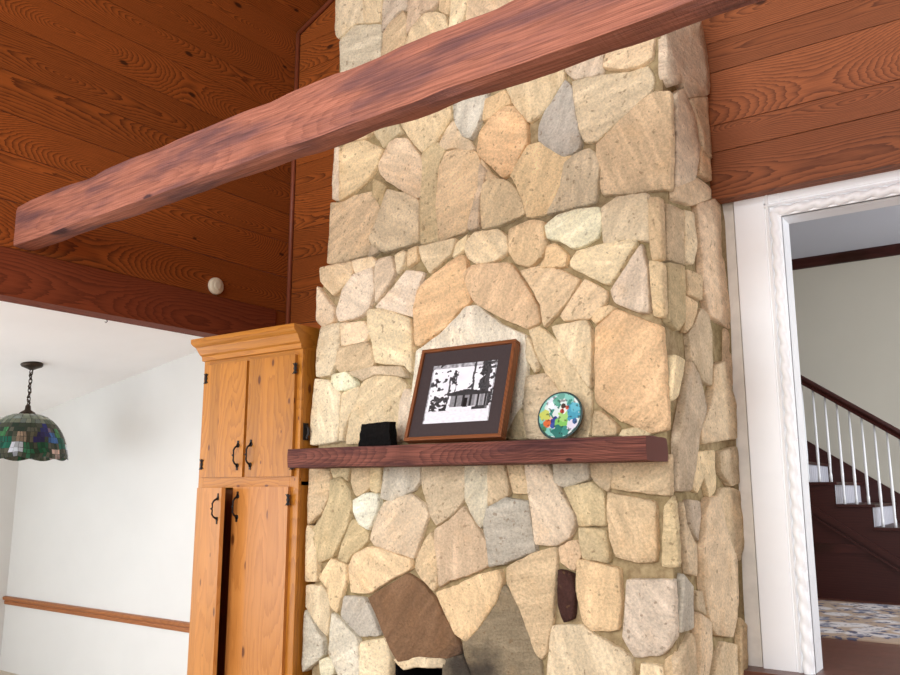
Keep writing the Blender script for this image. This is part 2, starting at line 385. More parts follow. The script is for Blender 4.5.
LOWER = """
p 322,269 353,263 354,277 336,295 323,282|k 320,289 335,310 335,321 324,326 319,320|k 354,262 372,258 376,263 373,268 357,273
r 356,276 374,269 375,292 371,307 361,316 341,321 339,312 345,291|k 378,262 391,257 395,275 378,301 377,284
c 397,256 404,252 407,254 404,264 399,272|t 410,251 418,248 417,260 409,266|y 421,248 455,240 452,253 431,272 423,258
c 458,245 467,237 465,249 455,256|r 378,307 391,293 408,272 424,274 417,294 414,316 396,311
a 428,282 463,256 466,258 470,285 471,301 458,311 448,325 420,345 418,344 416,310 420,292
y 468,242 476,234 498,231 507,238 509,251 495,261 478,263 470,258 467,250
q 466,275 474,267 500,265 511,265 519,275 529,292 538,308 539,322 528,327 512,321 490,310 478,303 473,295
p 512,231 533,222 544,223 544,238 548,244 543,256 531,266 518,263 512,252
w 547,227 558,217 578,211 599,209 601,222 596,237 584,245 572,247 562,240 549,238
p 549,248 556,245 567,256 566,266 543,267 548,258|c 604,209 618,199 646,195 649,215 650,240 626,239 606,243
c 572,262 579,253 608,245 637,242 612,283 604,282 590,275 573,267|r 642,248 647,270 649,312 640,311 617,302 614,291
p 523,272 540,268 560,271 579,280 570,297 557,313 546,325 543,305 533,286|p 586,281 606,292 605,302 592,317 566,320 563,316
p 599,311 610,307 614,309 597,323 594,319|c 555,328 587,322 591,330 591,386 567,354|y 531,331 540,328 554,340 574,368 590,393 590,425 588,436 573,436 566,410 558,390 549,375 540,358
t 529,378 547,375 557,389 566,412 570,437 530,438 527,420 527,395|c 529,339 539,365 536,371 528,358
w 468,308 478,307 500,325 526,337 527,360 526,376 524,400 513,422 503,439 411,440 414,400 419,352 440,337 455,322
a 598,329 618,311 640,320 661,328 663,360 666,400 667,428 650,432 640,428 632,423 622,419 605,407 598,401 597,370
t 597,413 602,413 618,427 616,434 595,435|o 506,438 522,410 526,424 528,438|o 624,431 640,429 650,434 622,435
c 652,263 662,264 664,316 656,315|t 652,200 660,200 662,258 655,260 652,238
c 323,328 340,324 341,345 337,357 332,374 319,376 319,350|k 343,325 366,323 370,332 365,341 344,345
t 341,350 368,343 375,352 374,367 342,371 338,366|y 370,311 384,310 411,320 413,336 413,371 408,365 378,362 375,343 370,328
w 335,376 347,373 357,382 357,387 340,390 334,384|c 344,394 360,388 357,404 351,414 346,426 344,440 342,440 343,410
c 364,384 377,377 399,378 408,386 400,396 398,441 348,443 352,420 359,400|k 410,390 413,396 412,420 408,437 400,440 402,402 406,390
c 317,380 330,382 341,394 340,420 338,441 313,444 314,410|t 376,368 404,368 408,377 400,375 378,374 365,380 352,373
p 312,470 331,470 332,490 324,510 311,522|o 334,481 344,478 352,493 353,507 349,525 339,545 334,556 321,561 315,530 325,518 332,500
o 333,466 352,466 350,480 344,475 336,477|t 354,466 371,466 371,486 364,492 357,495 353,482|o 374,466 383,465 381,492 374,490
w 356,501 368,494 379,495 380,502 371,529 362,523 356,512|g 387,464 421,462 420,481 413,490 391,500 383,497
k 386,503 411,495 423,504 428,514 423,530 418,545 414,557 376,544 372,539 376,525 382,510
t 424,462 465,460 464,498 457,509 438,524 433,515 428,498 424,484|h 468,460 488,460 488,500 486,519 481,526 473,512 467,497
q 437,530 450,522 464,508 472,520 481,534 488,545 488,564 480,569 462,576 449,579 441,585 439,560 437,545
t 425,545 431,534 434,542 436,560 437,582 434,589 421,575 417,567 420,555|o 341,558 345,543 354,521 358,521 369,534 368,540 361,548 352,555 349,562
p 370,548 380,549 411,560 412,567 390,579 370,592 353,591 351,566 355,556|p 333,560 347,565 346,580 338,611 333,606 329,586 322,578
c 310,526 318,533 318,580 308,580|y 308,586 324,587 331,599 329,635 321,626 308,606|h 308,612 324,640 325,654 306,670 304,650
w 322,661 330,658 336,665 335,673 324,674|g 346,597 365,599 380,634 362,635 343,615|h 334,615 345,625 359,640 360,690 349,690 331,652
c 363,643 387,639 391,655 391,690 362,690|n 371,598 408,575 420,583 433,597 447,620 463,652 450,656 420,655 400,660 394,650 385,630 379,616
c 397,660 420,658 447,660 446,665 430,666 416,665 405,668|s 446,660 463,656 476,690 444,690|s 505,587 515,600 528,632 539,662 543,690 480,690 467,655 465,643 470,638 485,618
p 439,593 460,586 480,576 501,571 503,581 497,600 480,625 467,640 457,633 448,614|t 491,460 504,460 510,489 509,495 491,504
t 508,460 523,460 528,492 515,492|b 490,509 508,499 529,503 531,520 535,546 536,550 502,563 492,565 490,545 487,525
k 527,460 545,460 559,489 575,515 575,525 569,538 558,544 538,543 535,517 531,495|g 556,460 588,458 590,478 566,486 557,482
o 567,489 594,483 605,493 606,524 581,524 579,513|t 591,459 616,458 608,490 599,484 592,474|t 618,458 669,456 670,494 650,492 614,487
p 610,494 655,503 656,540 656,560 640,561 618,555 613,540 610,515|o 581,529 606,531 608,545 610,561 585,557 582,540
q 561,548 570,543 577,541 581,554 574,569 562,561|t 509,568 536,554 556,548 555,585 552,620 543,658 538,654 521,606 510,584
d 561,571 573,575 575,592 573,617 566,620 561,605|p 580,561 590,562 619,570 621,600 618,628 593,629 585,620 579,590
c 553,627 583,627 594,636 617,649 631,658 633,690 548,690|r 629,581 673,581 675,636 663,653 636,655 625,636 627,610
o 667,507 673,500 676,540 677,565 664,565 665,540|c 643,665 662,667 664,690 641,690|t 667,660 673,656 679,690 668,690
"""
SIDE = """
k 664,37 697,23 703,58 703,95 685,97 677,82 669,85 664,74|q 687,101 703,99 706,140 707,158 700,149 695,125
k 674,95 680,91 692,118 696,150 690,179 673,186 672,150|k 673,181 690,178 700,183 709,190 709,197 690,204 673,199|q 699,150 706,132 708,180 698,172
t 663,206 679,213 680,263 664,258|c 682,212 691,215 693,248 690,263 682,260|q 695,206 716,200 723,215 724,270 728,310 727,328 718,321 706,312 701,290 698,240
o 665,265 680,268 681,321 676,329 666,320|t 684,272 697,277 698,299 685,293|t 683,298 694,304 689,325 683,331
t 700,310 706,317 709,335 708,384 700,379 689,358 687,335|t 712,367 722,363 732,405 732,437 698,442 697,431 707,406 710,389
q 723,330 728,336 730,384 724,394|c 670,357 680,361 674,395 669,399|l 684,363 693,375 697,392 700,410 695,432 691,470 687,489 675,489 675,436 681,406
y 693,457 699,454 711,452 713,489 708,496 702,475 696,491 692,486|t 717,454 733,448 735,482 728,484 719,470|t 720,491 728,489 737,492 741,540 737,559 726,545 717,505
k 705,500 713,498 719,520 727,545 733,560 735,615 731,635 715,633 709,625 701,586 699,545 701,520|l 687,502 697,503 698,516 695,539 692,534 687,523
t 682,506 684,525 693,546 694,574 687,571 683,545|b 681,576 689,587 691,626 680,630|t 695,593 700,593 703,613 695,608
t 678,660 690,635 693,640 696,690 682,690|k 695,614 705,622 707,655 703,690 698,690|t 721,644 733,646 735,690 709,690 713,668|t 738,619 744,626 746,690 738,690
"""
def parse(txt):
    out = []
    for s in txt.replace('\n', '|').split('|'):
        s = s.strip()
        if s: out.append((s[0], [tuple(map(float, q.split(','))) for q in s[1:].split()]))
    return out
def add_stones(bm, txt, ax, val, sign, gap=-.0002):
    """one relief stone per outline; ax/val: plane, sign: outward direction along ax"""
    oa = 0 if ax == 1 else 1
    colL = bm.loops.layers.float_color['Col']; rl = bm.loops.layers.float_color['rnd']
    for si, (code, pix) in enumerate(parse(txt)):
        P = [hit(u, v, ax, val) for u, v in pix]
        P = [(p[oa], p[2]) for p in P]
        if sum(a[0]*b[1]-b[0]*a[1] for a, b in zip(P, P[1:]+P[:1])) < 0: P = P[::-1]
        # densify, then chip the outline and round the corners
        Q = []
        for a, b in zip(P, P[1:]+P[:1]):
            n = max(1, int(math.hypot(a[0]-b[0], a[1]-b[1])/.014))
            Q += [(a[0]+(b[0]-a[0])*i/n, a[1]+(b[1]-a[1])*i/n) for i in range(n)]
        R = []
        for i in range(len(Q)):
            a, b, c = Q[i-1], Q[i], Q[(i+1) % len(Q)]
            R.append(((a[0]+6*b[0]+c[0])/8, (a[1]+6*b[1]+c[1])/8))
        n = len(R); N = []
        for i in range(n):
            a, c = R[i-1], R[(i+1) % n]; t = Vector((c[0]-a[0], c[1]-a[1]))
            t = t.normalized() if t.length > 1e-7 else Vector((1, 0)); nv = Vector((-t.y, t.x)); b_ = R[i]
            e = Vector((b_[0]-a[0], b_[1]-a[1])); e = e.normalized() if e.length > 1e-7 else t
            N.append(nv/max(.5, nv.dot(Vector((-e.y, e.x)))))
        cx = sum(p[0] for p in R)/n; cz = sum(p[1] for p in R)/n
        size = math.sqrt(abs(sum(a[0]*b[1]-b[0]*a[1] for a, b in zip(R, R[1:]+R[:1])))/2)
        rr = (random.random(), random.random(), random.random(), 1)
        h = .010+.014*rr[1]; tilt = Vector(((rr[0]-.5)*.05, (rr[2]-.5)*.05))
        def V(x, z, d):
            v = [0, 0, 0]; v[oa] = x; v[2] = z; v[ax] = val+sign*d; return bm.verts.new(v)
        def hgt(x, z, k):
            q = Vector((x*7+si*3.7, z*7, si*1.3))
            return max(.004, h + tilt.x*(x-cx)+tilt.y*(z-cz) + k*(mnoise.noise(q)*.009+mnoise.noise(q*3.1)*.004))
        rings = []
        chip = [mnoise.noise(Vector((x*30, z*30, si)))*.0034 + mnoise.noise(Vector((x*75, z*75, si)))*.0016 for x, z in R]
        for inset, lvl, kk in ((-.0095, -1, 0), (-.008, .72, .4), (-.004, 1.0, .8)):
            ring = []
            for i, (x, z) in enumerate(R):
                q = inset+gap+(chip[i] if lvl < .9 else chip[i]*.5)
                q = min(q, size*.16)
                x2, z2 = x+N[i].x*q, z+N[i].y*q
                if ax == 1 and val < 3.3: x2 = max(x2, -3.186)
                ring.append(V(x2, z2, -.022 if lvl < 0 else hgt(x2, z2, kk)*lvl))
            rings.append(ring)
        last = [(x-N[i].x*.004, z-N[i].y*.004) for i, (x, z) in enumerate(R)]
        for s in (.72, .42):
            rings.append([V(cx+(x-cx)*s, cz+(z-cz)*s, hgt(cx+(x-cx)*s, cz+(z-cz)*s, 1.15)) for x, z in last])
        mid = V(cx, cz, hgt(cx, cz, 1.15))
        fs = []
        for A, B in zip(rings, rings[1:]):
            for k in range(n): fs.append(bm.faces.new((A[k], A[(k+1) % n], B[(k+1) % n], B[k])))
        for k in range(n): fs.append(bm.faces.new((rings[-1][k], rings[-1][(k+1) % n], mid)))
        c = PAL[code]; f = .95+.1*random.random()
        w = (1+.03*(rr[2]-.5), 1, 1-.06*(rr[2]-.5))
        c = lin([min(250, c[i]*f*w[i]) for i in range(3)])
        for fc in fs:
            fc.smooth = True
            for l in fc.loops: l[colL] = c; l[rl] = rr
        if (ax == 1) == (sign < 0):
            pass
        bmesh.ops.recalc_face_normals(bm, faces=fs)
def fix_out(bm, ax, sign):
    bad = [f for f in bm.faces if f.normal[ax]*sign < -.2]
    if bad: bmesh.ops.reverse_faces(bm, faces=bad)

# ------------------------------------------------------------------ stone chimney
ch = thing('stone_chimney', 'tall cream fieldstone chimney rising past the mantel to the roof', 'chimney', (-2.17, 3.6, FLOOR))
def rough_slab(bm, x0, x1, y0, y1, z0, z1):
    fs = box(bm, x0, x1, y0, y1, z0, z1)
    return fs
bm = bmnew()
hx0, hx1 = hit(391, 670, 1, YL).x, hit(446, 670, 1, YL).x
hz = hit(420, 665, 1, YL).z
rough_slab(bm, -3.145, hx0, YL+.015, YB+.02, FLOOR, hz)
rough_slab(bm, hx1, XR-.019, YL+.015, YB+.02, FLOOR, hz)
rough_slab(bm, -3.145, XR-.019, YL+.015, YB+.02, hz, 2.50)
rough_slab(bm, -3.212, XR-.019, YU+.015, YB+.02, 2.50, 6.9)
# irregular mortar fillet where the side meets the plaster
fil = [hit(u, v, 1, YB+.02) for u, v in ((722, 203), (725, 222), (727, 262), (731, 330), (733, 400), (738, 470), (741, 540), (743, 590), (746, 640), (748, 690))]
vs = [bm.verts.new(p) for p in fil]; ws = [bm.verts.new((XR-.019, p.y-.16, p.z)) for p in fil]
for i in range(len(fil)-1): bm.faces.new((vs[i], vs[i+1], ws[i+1], ws[i]))
obj('mortar', local(ch, bm), M['mortar'], ch)
bm = bmnew()
add_stones(bm, UPPER, 1, YU, -1); add_stones(bm, LOWER, 1, YL, -1); fix_out(bm, 1, -1)
obj('stone_facing', local(ch, bm), M['stone'], ch)
bm = bmnew(); add_stones(bm, SIDE, 0, XR-.006, 1, -.0015); fix_out(bm, 0, 1)
obj('stone_facing', local(ch, bm), M['stone'], ch)
bm = bmnew()                                                           # sooty firebox set back in the opening
box(bm, hx0-.001, hx1+.001, YL+.42, YL+.46, FLOOR, hz); box(bm, hx0, hx0+.012, YL+.03, YL+.42, FLOOR, hz)
box(bm, hx1-.012, hx1, YL+.03, YL+.42, FLOOR, hz); box(bm, hx0, hx1, YL+.03, YL+.42, hz-.012, hz)
obj('firebox', local(ch, bm), M['soot'], ch)

# ------------------------------------------------------------------ mantel and what stands on it
MZ0, MZ1 = 1.404, 1.499
bm = bmnew()
rough_timber(bm, -3.095, -1.198, 2.943, 3.163, MZ0, MZ1, .022, .005, 4, wane=.004)
mt = tag(obj('mantel_shelf', bm, M['mantel_wood']), 'dark rough-hewn timber mantel shelf across the stone chimney', 'mantel')

pf = thing('picture_frame', 'brown wood frame with black and white house photograph leaning on the mantel', 'picture frame', (-2.115, 2.975, MZ1+.018))
W2, H2, D2 = .262, .462, .045; lean = math.atan2(.138, .44)
ml = Matrix.Rotation(-lean, 4, 'X')
def pbox(bm, *a, axis=0, bev=0): return box(bm, *a, axis=axis, bev=bev, mat=ml)
bm = bmnew(); t = .017
pbox(bm, -W2, W2, 0, D2, 0, t, bev=.003); pbox(bm, -W2, W2, 0, D2, H2-t, H2, bev=.003)
pbox(bm, -W2, -W2+t, 0, D2, t, H2-t, axis=2, bev=.003); pbox(bm, W2-t, W2, 0, D2, t, H2-t, axis=2, bev=.003)
obj('frame', bm, M['frame_wood'], pf)
bm = bmnew(); pbox(bm, -W2+t-.002, W2-t+.002, .012, .020, t-.002, H2-t+.002)
obj('mat', bm, M['mat'], pf)
# printed photograph: a long low house with pillars among trees, over a pale lawn
bm = bmnew(); colL = bm.loops.layers.float_color['Col']
nx, nz = 110, 90; x0, x1, z0, z1 = -.178, .178, .082, .372
def photo(s, t):
    n = lambda a, b, k=0: mnoise.noise(Vector((s*a+k, t*b+k, k)))
    g = .90+.05*n(6, 6)
    if t < .22+.02*n(5, 2): g = .88+.06*n(20, 40, 2) + (.0 if t < .17 else -.1*max(0, n(20, 30, 4)))
    tr = max(0, 1-abs(s-.14)/.18)*.62 + max(0, 1-abs(s-.36)/.14)*.46 + max(0, 1-abs(s-.86)/.26)*.95 + .08
    if .24 < t and n(9, 9, 7)+.7*n(22, 22, 3) > .62-tr*1.05+(t-.3)*.35: g = .22+.16*n(40, 40, 5)
    if t > .93 or s < .02 or s > .985: g = min(g, .6+.4*n(20, 20, 1))
    for cx, w, top in ((.32, .012, .78), (.42, .008, .86), (.68, .016, 1.0), (.9, .02, .9)):
        if abs(s-cx-.02*n(2, 6, 9)) < w and .3 < t < top: g = .25
    if .34 < s < .96 and .44 < t < .55-.06*abs(s-.6)/.3: g = .20+.05*n(40, 8)
    if .37 < s < .93 and .25 < t <= .44:
        g = .48+.08*n(30, 30)
        if (s*9) % 1 < .28: g = .16
        if .58 < s < .64 and t < .40: g = .1
        if s > .74 and (s*16) % 1 < .3: g = .62
    if .05 < s < .33 and .2 < t < .36 and n(14, 26, 8) > -.1: g = .18+.1*n(40, 40, 6)
    if .72 < s < .95 and .20 < t < .25: g = .2+.3*max(0, n(20, 20))
    g = max(.06, min(.95, g))
    return (g*.97, g*.97, g*1.0, 1)
grid = [[bm.verts.new(ml @ Vector((x0+(x1-x0)*i/nx, .0105, z0+(z1-z0)*j/nz))) for j in range(nz+1)] for i in range(nx+1)]
for i in range(nx):
    for j in range(nz):
        f = bm.faces.new((grid[i][j], grid[i+1][j], grid[i+1][j+1], grid[i][j+1]))
        c = photo((i+.5)/nx, (j+.5)/nz); c = tuple(x**2.0 for x in c[:3])+(1,)
        for l in f.loops: l[colL] = c
obj('photograph', bm, M['print'], pf)['label'] = 'black and white photograph of a house among trees'

pr_ = .107
pl_ = thing('decorative_plate', 'round plate painted with green, blue and red flowers, propped on the mantel', 'plate', (-1.648, 3.10, MZ1+.003))
mp = Matrix.Rotation(-math.radians(14), 4, 'X') @ Matrix.Translation((0, 0, pr_))
bm = bmnew(); lathe(bm, [(.05, .016), (.07, .014), (.1, .004), (pr_, -.004), (pr_-.004, -.007), (.098, -.002), (.07, .004)], (0, 0, 0), 48, 'Y')
bmesh.ops.transform(bm, matrix=mp, verts=bm.verts)
obj('rim', bm, plain('dark_plate_edge', (70, 92, 88), .25, .5), pl_)
bm = bmnew(); colL = bm.loops.layers.float_color['Col']
NR, NA = 34, 96
def paint(x, z):
    n = lambda k, f=26: mnoise.noise(Vector((x*f+k, z*f-k, k*.37)))
    c = (.80, .86, .84)
    if n(1) > .08: c = (.42, .72, .66)
    if n(3, 34) > .22: c = (.16, .46, .40)
    def bl(cx, cz, r, col, j=.35):
        nonlocal c
        if math.hypot(x-cx, z-cz) < r*(1+j*n(5, 60)): c = col
    bl(.055, .012, .040, (.20, .55, .66)); bl(.068, .03, .022, (.30, .66, .74)); bl(-.038, .058, .028, (.82, .86, .90)); bl(-.045, -.03, .024, (.88, .62, .62))
    bl(-.072, .004, .024, (.72, .76, .30)); bl(-.056, -.034, .017, (.80, .34, .16)); bl(-.022, -.022, .020, (.10, .17, .48)); bl(-.03, -.044, .014, (.16, .25, .55))
    bl(.008, -.03, .032, (.42, .72, .30)); bl(.012, .0, .024, (.56, .78, .40)); bl(.0, -.072, .030, (.10, .38, .34)); bl(.035, -.068, .02, (.16, .48, .44))
    bl(.010, .030, .020, (.86, .90, .86)); bl(.006, .022, .011, (.62, .16, .12)); bl(.01, .042, .011, (.16, .12, .10)); bl(.03, .034, .008, (.75, .28, .2))
    bl(.06, -.045, .022, (.84, .82, .88)); bl(.075, -.028, .012, (.16, .3, .5)); bl(-.07, -.062, .014, (.2, .4, .24)); bl(0, .085, .016, (.30, .56, .50)); bl(-.02, .062, .018, (.24, .56, .46))
    if math.hypot(x, z) > .099: c = (.12, .2, .2)
    if n(8, 70) > .34: c = tuple(v*.55 for v in c)
    return tuple((v*.88+.09)**2.0 for v in c)+(1,)
rings = []
for i in range(1, NR+1):
    r = (pr_-.003)*i/NR; y = -.0075+ (.010*(1-min(1, r/.075)**2) if r < .075 else -.006*((r-.075)/.03)**1.0*0)
    rings.append([bm.verts.new(mp @ Vector((r*math.cos(2*math.pi*k/NA), y, r*math.sin(2*math.pi*k/NA)))) for k in range(NA)])
cen = bm.verts.new(mp @ Vector((0, .0025, 0)))
def setc(f, x, z):
    c = paint(x, z); f.smooth = True
    for l in f.loops: l[colL] = c
for k in range(NA): setc(bm.faces.new((cen, rings[0][k], rings[0][(k+1) % NA])), 0, 0)
for i in range(NR-1):
    for k in range(NA):
        a = 2*math.pi*(k+.5)/NA; r = (pr_-.003)*(i+1.5)/NR
        setc(bm.faces.new((rings[i][k], rings[i+1][k], rings[i+1][(k+1) % NA], rings[i][(k+1) % NA])), r*math.cos(a), r*math.sin(a))
obj('painted_face', bm, M['glaze'], pl_)['label'] = 'floral painted face of the plate'

# rough black block, broader at its foot
bm = bmnew()
nb = 7; bx0, bx1 = -2.700, -2.497
def bp(i, j, k):
    s, t_, w = i/nb, j/nb, k/nb
    x = bx0+(bx1-bx0)*s; x += (.028*(1-s) - .006*s)*w; y = 3.03+.055*t_-.01*w; z = MZ1+.002+.108*w
    d = mnoise.noise(Vector((x*40, y*40, z*40)))*.005
    return Vector((x+d, y+d, z+(d if w > 0 else 0)+.006*s*w))
vd = {}
def bv(i, j, k):
    if (i, j, k) not in vd: vd[i, j, k] = bm.verts.new(bp(i, j, k))
    return vd[i, j, k]
for i in range(nb):
    for j in range(nb):
        for e in (0, nb):
            bm.faces.new((bv(i, j, e), bv(i+1, j, e), bv(i+1, j+1, e), bv(i, j+1, e)))
            bm.faces.new((bv(i, e, j), bv(i+1, e, j), bv(i+1, e, j+1), bv(i, e, j+1)))
            bm.faces.new((bv(e, i, j), bv(e, i+1, j), bv(e, i+1, j+1), bv(e, i, j+1)))
bmesh.ops.recalc_face_normals(bm, faces=bm.faces)
tag(obj('stone_block', bm, M['black_rock']), 'small rough black block on the mantel left of the framed photograph', 'block')

# ------------------------------------------------------------------ timber beams
bm = bmnew(); rough_timber(bm, XL+.001, 4.28, 2.086, 2.197, 2.556, 2.785, .05, .004, 11, skew=-.029, wane=.016)
tag(obj('ceiling_beam', bm, M['beam_wood']), 'long rough reddish timber tie beam crossing the room before the chimney', 'beam')
bm = bmnew(); box(bm, XL-.14, XL+.015, .3, 3.93, 2.288, 2.542, axis=1, bev=.004)
tag(obj('header_beam', bm, M['header_wood']), 'dark brown header beam over the opening to the white dining room', 'beam')

# ------------------------------------------------------------------ walls, ceilings, floors of the den
def slope(x): return 4.735+.47*(x-XL) if x < 0 else 4.735+.47*(-XL-x)
def planks(bm, axis, lo, hi, seams, face, fixed, thick, sign):
    """horizontal boards: run along axis, stacked in z, face plane at `fixed`; slight v-groove between boards"""
    for a, b in zip(seams, seams[1:]):
        g = .0015
        lay = (lo, hi, fixed, fixed+sign*thick) if axis == 0 else (fixed, fixed+sign*thick, lo, hi)
        x0, x1, y0, y1 = lay
        box(bm, min(x0, x1), max(x0, x1), min(y0, y1), max(y0, y1), a+g, b-g, axis=axis, bev=.002)
bm = bmnew()
planks(bm, 1, -4.0, 4.054, [2.545, 2.80, 3.06, 3.275, 3.51, 3.77, 4.02, 4.20, 4.46, 4.75], 0, XL, .03, -1)
planks(bm, 1, -4.0, .3, [FLOOR+.24*i for i in range(12)]+[2.545], 0, XL, .03, -1)
planks(bm, 1, 3.93, 4.054, [FLOOR, .1, .5, .9, 1.3, 1.7, 2.1, 2.545], 0, XL, .03, -1)
struct(obj('wall_left', bm, M['wall_wood']))
bm = bmnew()
planks(bm, 0, XL, -1.9, [FLOOR, .2, .55, .9, 1.25, 1.6, 1.9, 2.15, 2.45, 2.68, 2.93, 3.15, 3.42, 3.65, 3.9, 4.12, 4.4, 4.62, 4.9, 5.15, 5.4, 5.7, 6.0], 1, YB, .03, 1)
bmesh.ops.bisect_plane(bm, geom=bm.verts[:]+bm.edges[:]+bm.faces[:], plane_co=(XL, 0, 4.76), plane_no=(-.47, 0, 1), clear_outer=True)
struct(obj('wall_back_left', bm, M['wall_wood']))
bm = bmnew()
planks(bm, 0, XR-.3, 4.31, [2.718, 2.966, 3.11, 3.396, 3.56, 3.80, 4.05, 4.25, 4.5, 4.72, 4.95, 5.2, 5.45, 5.7, 5.9, 6.1, 6.3, 6.5, 6.8], 1, YW, .085, 1)
for s in (-1, 1):
    bmesh.ops.bisect_plane(bm, geom=bm.verts[:]+bm.edges[:]+bm.faces[:], plane_co=(0, 0, 6.78), plane_no=(.47*s, 0, 1), clear_outer=True)
struct(obj('wall_back_panelling', bm, M['panel_wood']))
bm = bmnew(); OX0, OX1, OZ = -.913, .78, 2.604                          # cased opening into the hall
box(bm, -1.25, -1.143, YB+.022, YB+.16, FLOOR, 2.76); box(bm, -1.128, OX0-.02, YB+.022, YB+.16, FLOOR, 2.76); box(bm, -1.15, -1.12, YB+.1, YB+.16, FLOOR, 2.76); box(bm, OX1+.02, 4.31, YB+.022, YB+.16, FLOOR, 2.76); box(bm, OX0-.02, OX1+.02, YB+.022, YB+.16, OZ+.02, 2.76)
box(bm, OX0, OX1, YB+.022, YB+.16, FLOOR, HALL-.03)
struct(obj('wall_back', bm, M['old_white']))
bm = bmnew()                                                           # two slopes of the board ceiling
for s in (-1, 1):
    nrm = 17; L = 4.31
    for i in range(nrm):
        xa, xb = s*L*(1-i/nrm), s*L*(1-(i+1)/nrm)
        p = [(xa, slope(xa)+.03), (xb, slope(xb)+.03), (xb, slope(xb)), (xa, slope(xa))]
        g = .0015*s; p = [(p[0][0]-g, p[0][1]), (p[1][0]+g, p[1][1]), (p[2][0]+g, p[2][1]), (p[3][0]-g, p[3][1])]
        prism(bm, p, 1, -4.0, 4.1)
struct(obj('ceiling', bm, M['wall_wood']))
bm = bmnew(); box(bm, XL-.05, 4.4, -4.2, YB+.3, FLOOR-.06, FLOOR, axis=1)
struct(obj('floor', bm, M['den_floor']))
bm = bmnew(); box(bm, -8.2, XL-.05, -.7, YB+.3, FLOOR-.06, FLOOR, axis=1)
struct(obj('floor_dining', bm, M['pale_floor']))
bm = bmnew()                                                           # right and rear walls; the rear wall has two windows
box(bm, 4.31, 4.4, -4.0, YB+.2, FLOOR, 4.75)
WIN = [(-3.6, -1.4, 1.0, 3.8), (.2, 2.4, 1.0, 3.8)]
ys = (-4.1, -4.0)
xs = [-4.34]+[c for w in WIN for c in w[:2]]+[4.4]
for i in range(0, 6, 2): box(bm, xs[i], xs[i+1], *ys, FLOOR, 4.75)
for a, b, c, d in WIN: box(bm, a, b, *ys, FLOOR, c); box(bm, a, b, *ys, d, 4.75)
GW = (-1.4, 1.4, 4.75, 5.95)                                           # unseen gable window, added to brighten the upper chimney
gz = lambda x: 4.75+.47*(4.34-abs(x))
prism(bm, [(-4.34, 4.75), (GW[0], 4.75), (GW[0], gz(GW[0]))], 1, *ys); prism(bm, [(4.34, 4.75), (GW[1], 4.75), (GW[1], gz(GW[1]))], 1, *ys)
prism(bm, [(GW[0], GW[3]), (GW[1], GW[3]), (GW[1], gz(GW[1])), (0, 6.79), (GW[0], gz(GW[0]))], 1, *ys)
struct(obj('wall_rear', bm, M['plaster']))
for k, (a, b, c, d) in enumerate(WIN):
    bm = bmnew()
    for q in ((a, a+.06, c, d), (b-.06, b, c, d), (a, b, c, c+.06), (a, b, d-.06, d), ((a+b)/2-.03, (a+b)/2+.03, c, d), (a, b, (c+d)/2-.02, (c+d)/2+.02)):
        box(bm, q[0], q[1], -4.08, -4.02, q[2], q[3])
    struct(obj('window_%d' % (k+1), bm, M['white_paint']))
bm = bmnew()
for x in (GW[0], -.03, GW[1]-.06): box(bm, x, x+.06, -4.08, -4.02, GW[2], GW[3])
for z in (GW[2], GW[3]-.06): box(bm, GW[0], GW[1], -4.08, -4.02, z, z+.06)
struct(obj('window_6', bm, M['white_paint']))
# corner bead of the wood walls: upright, then following the roof slope
bm = bmnew(); tube(bm, [(XL+.018, YB-.012, 2.2), (XL+.018, YB-.012, slope(XL)-.02)], .017)
tube(bm, [(XL+.018, YB-.012, slope(XL)-.02), (-3.1, YB-.012, slope(-3.1)-.035)], .017, axis=0)
struct(obj('trim_1', bm, M['trim_wood']))

# ------------------------------------------------------------------ dining room beyond the header
def dz(x): return 2.52+.158*(x-XL)
bm = bmnew(); box(bm, -8.0, XL-.03, YB, YB+.06, FLOOR, 2.56)
bmesh.ops.bisect_plane(bm, geom=bm.verts[:]+bm.edges[:]+bm.faces[:], plane_co=(XL, 0, 2.53), plane_no=(-.158, 0, 1), clear_outer=True)
struct(obj('wall_dining_back', bm, M['plaster']))
DXL = -7.86
bm = bmnew(); LW = (.3, 2.1, .2, 1.75)  # unseen side window, added to soften the pendant's shadow on the wall
box(bm, DXL-.06, DXL, -.6, LW[0], FLOOR, dz(DXL)); box(bm, DXL-.06, DXL, LW[1], YB, FLOOR, dz(DXL)); box(bm, DXL-.06, DXL, LW[0], LW[1], FLOOR, LW[2]); box(bm, DXL-.06, DXL, LW[0], LW[1], LW[3], dz(DXL)); struct(obj('wall_dining_left', bm, M['plaster']))
bm = bmnew(); prism(bm, [(DXL-.06, dz(DXL-.06)), (XL-.13, dz(XL-.13)), (XL-.13, dz(XL-.13)+.05), (DXL-.06, dz(DXL-.06)+.05)], 1, -.6, YB+.05)
struct(obj('ceiling_dining', bm, M['dining_ceiling']))
bm = bmnew()
DW = (-7.4, -4.8, -.2, 1.85)
box(bm, DXL, DW[0], -.68, -.6, FLOOR, 1.96); box(bm, DW[1], XL-.03, -.68, -.6, FLOOR, 2.5); box(bm, DW[0], DW[1], -.68, -.6, FLOOR, DW[2]); box(bm, DW[0], DW[1], -.68, -.6, DW[3], 2.3)
struct(obj('wall_dining_front', bm, M['plaster']))
bm = bmnew()
for q in (0, 1/3, 2/3, 1): x = DW[0]+(DW[1]-DW[0]-.05)*q; box(bm, x, x+.05, -.66, -.62, DW[2], DW[3])
for z in (DW[2], (DW[2]+DW[3])/2, DW[3]-.05): box(bm, DW[0], DW[1], -.66, -.62, z, z+.05)
struct(obj('window_3', bm, M['white_paint']))
bm = bmnew()
for y in (LW[0], (LW[0]+LW[1])/2-.02, LW[1]-.05): box(bm, DXL-.05, DXL-.02, y, y+.05, LW[2], LW[3])
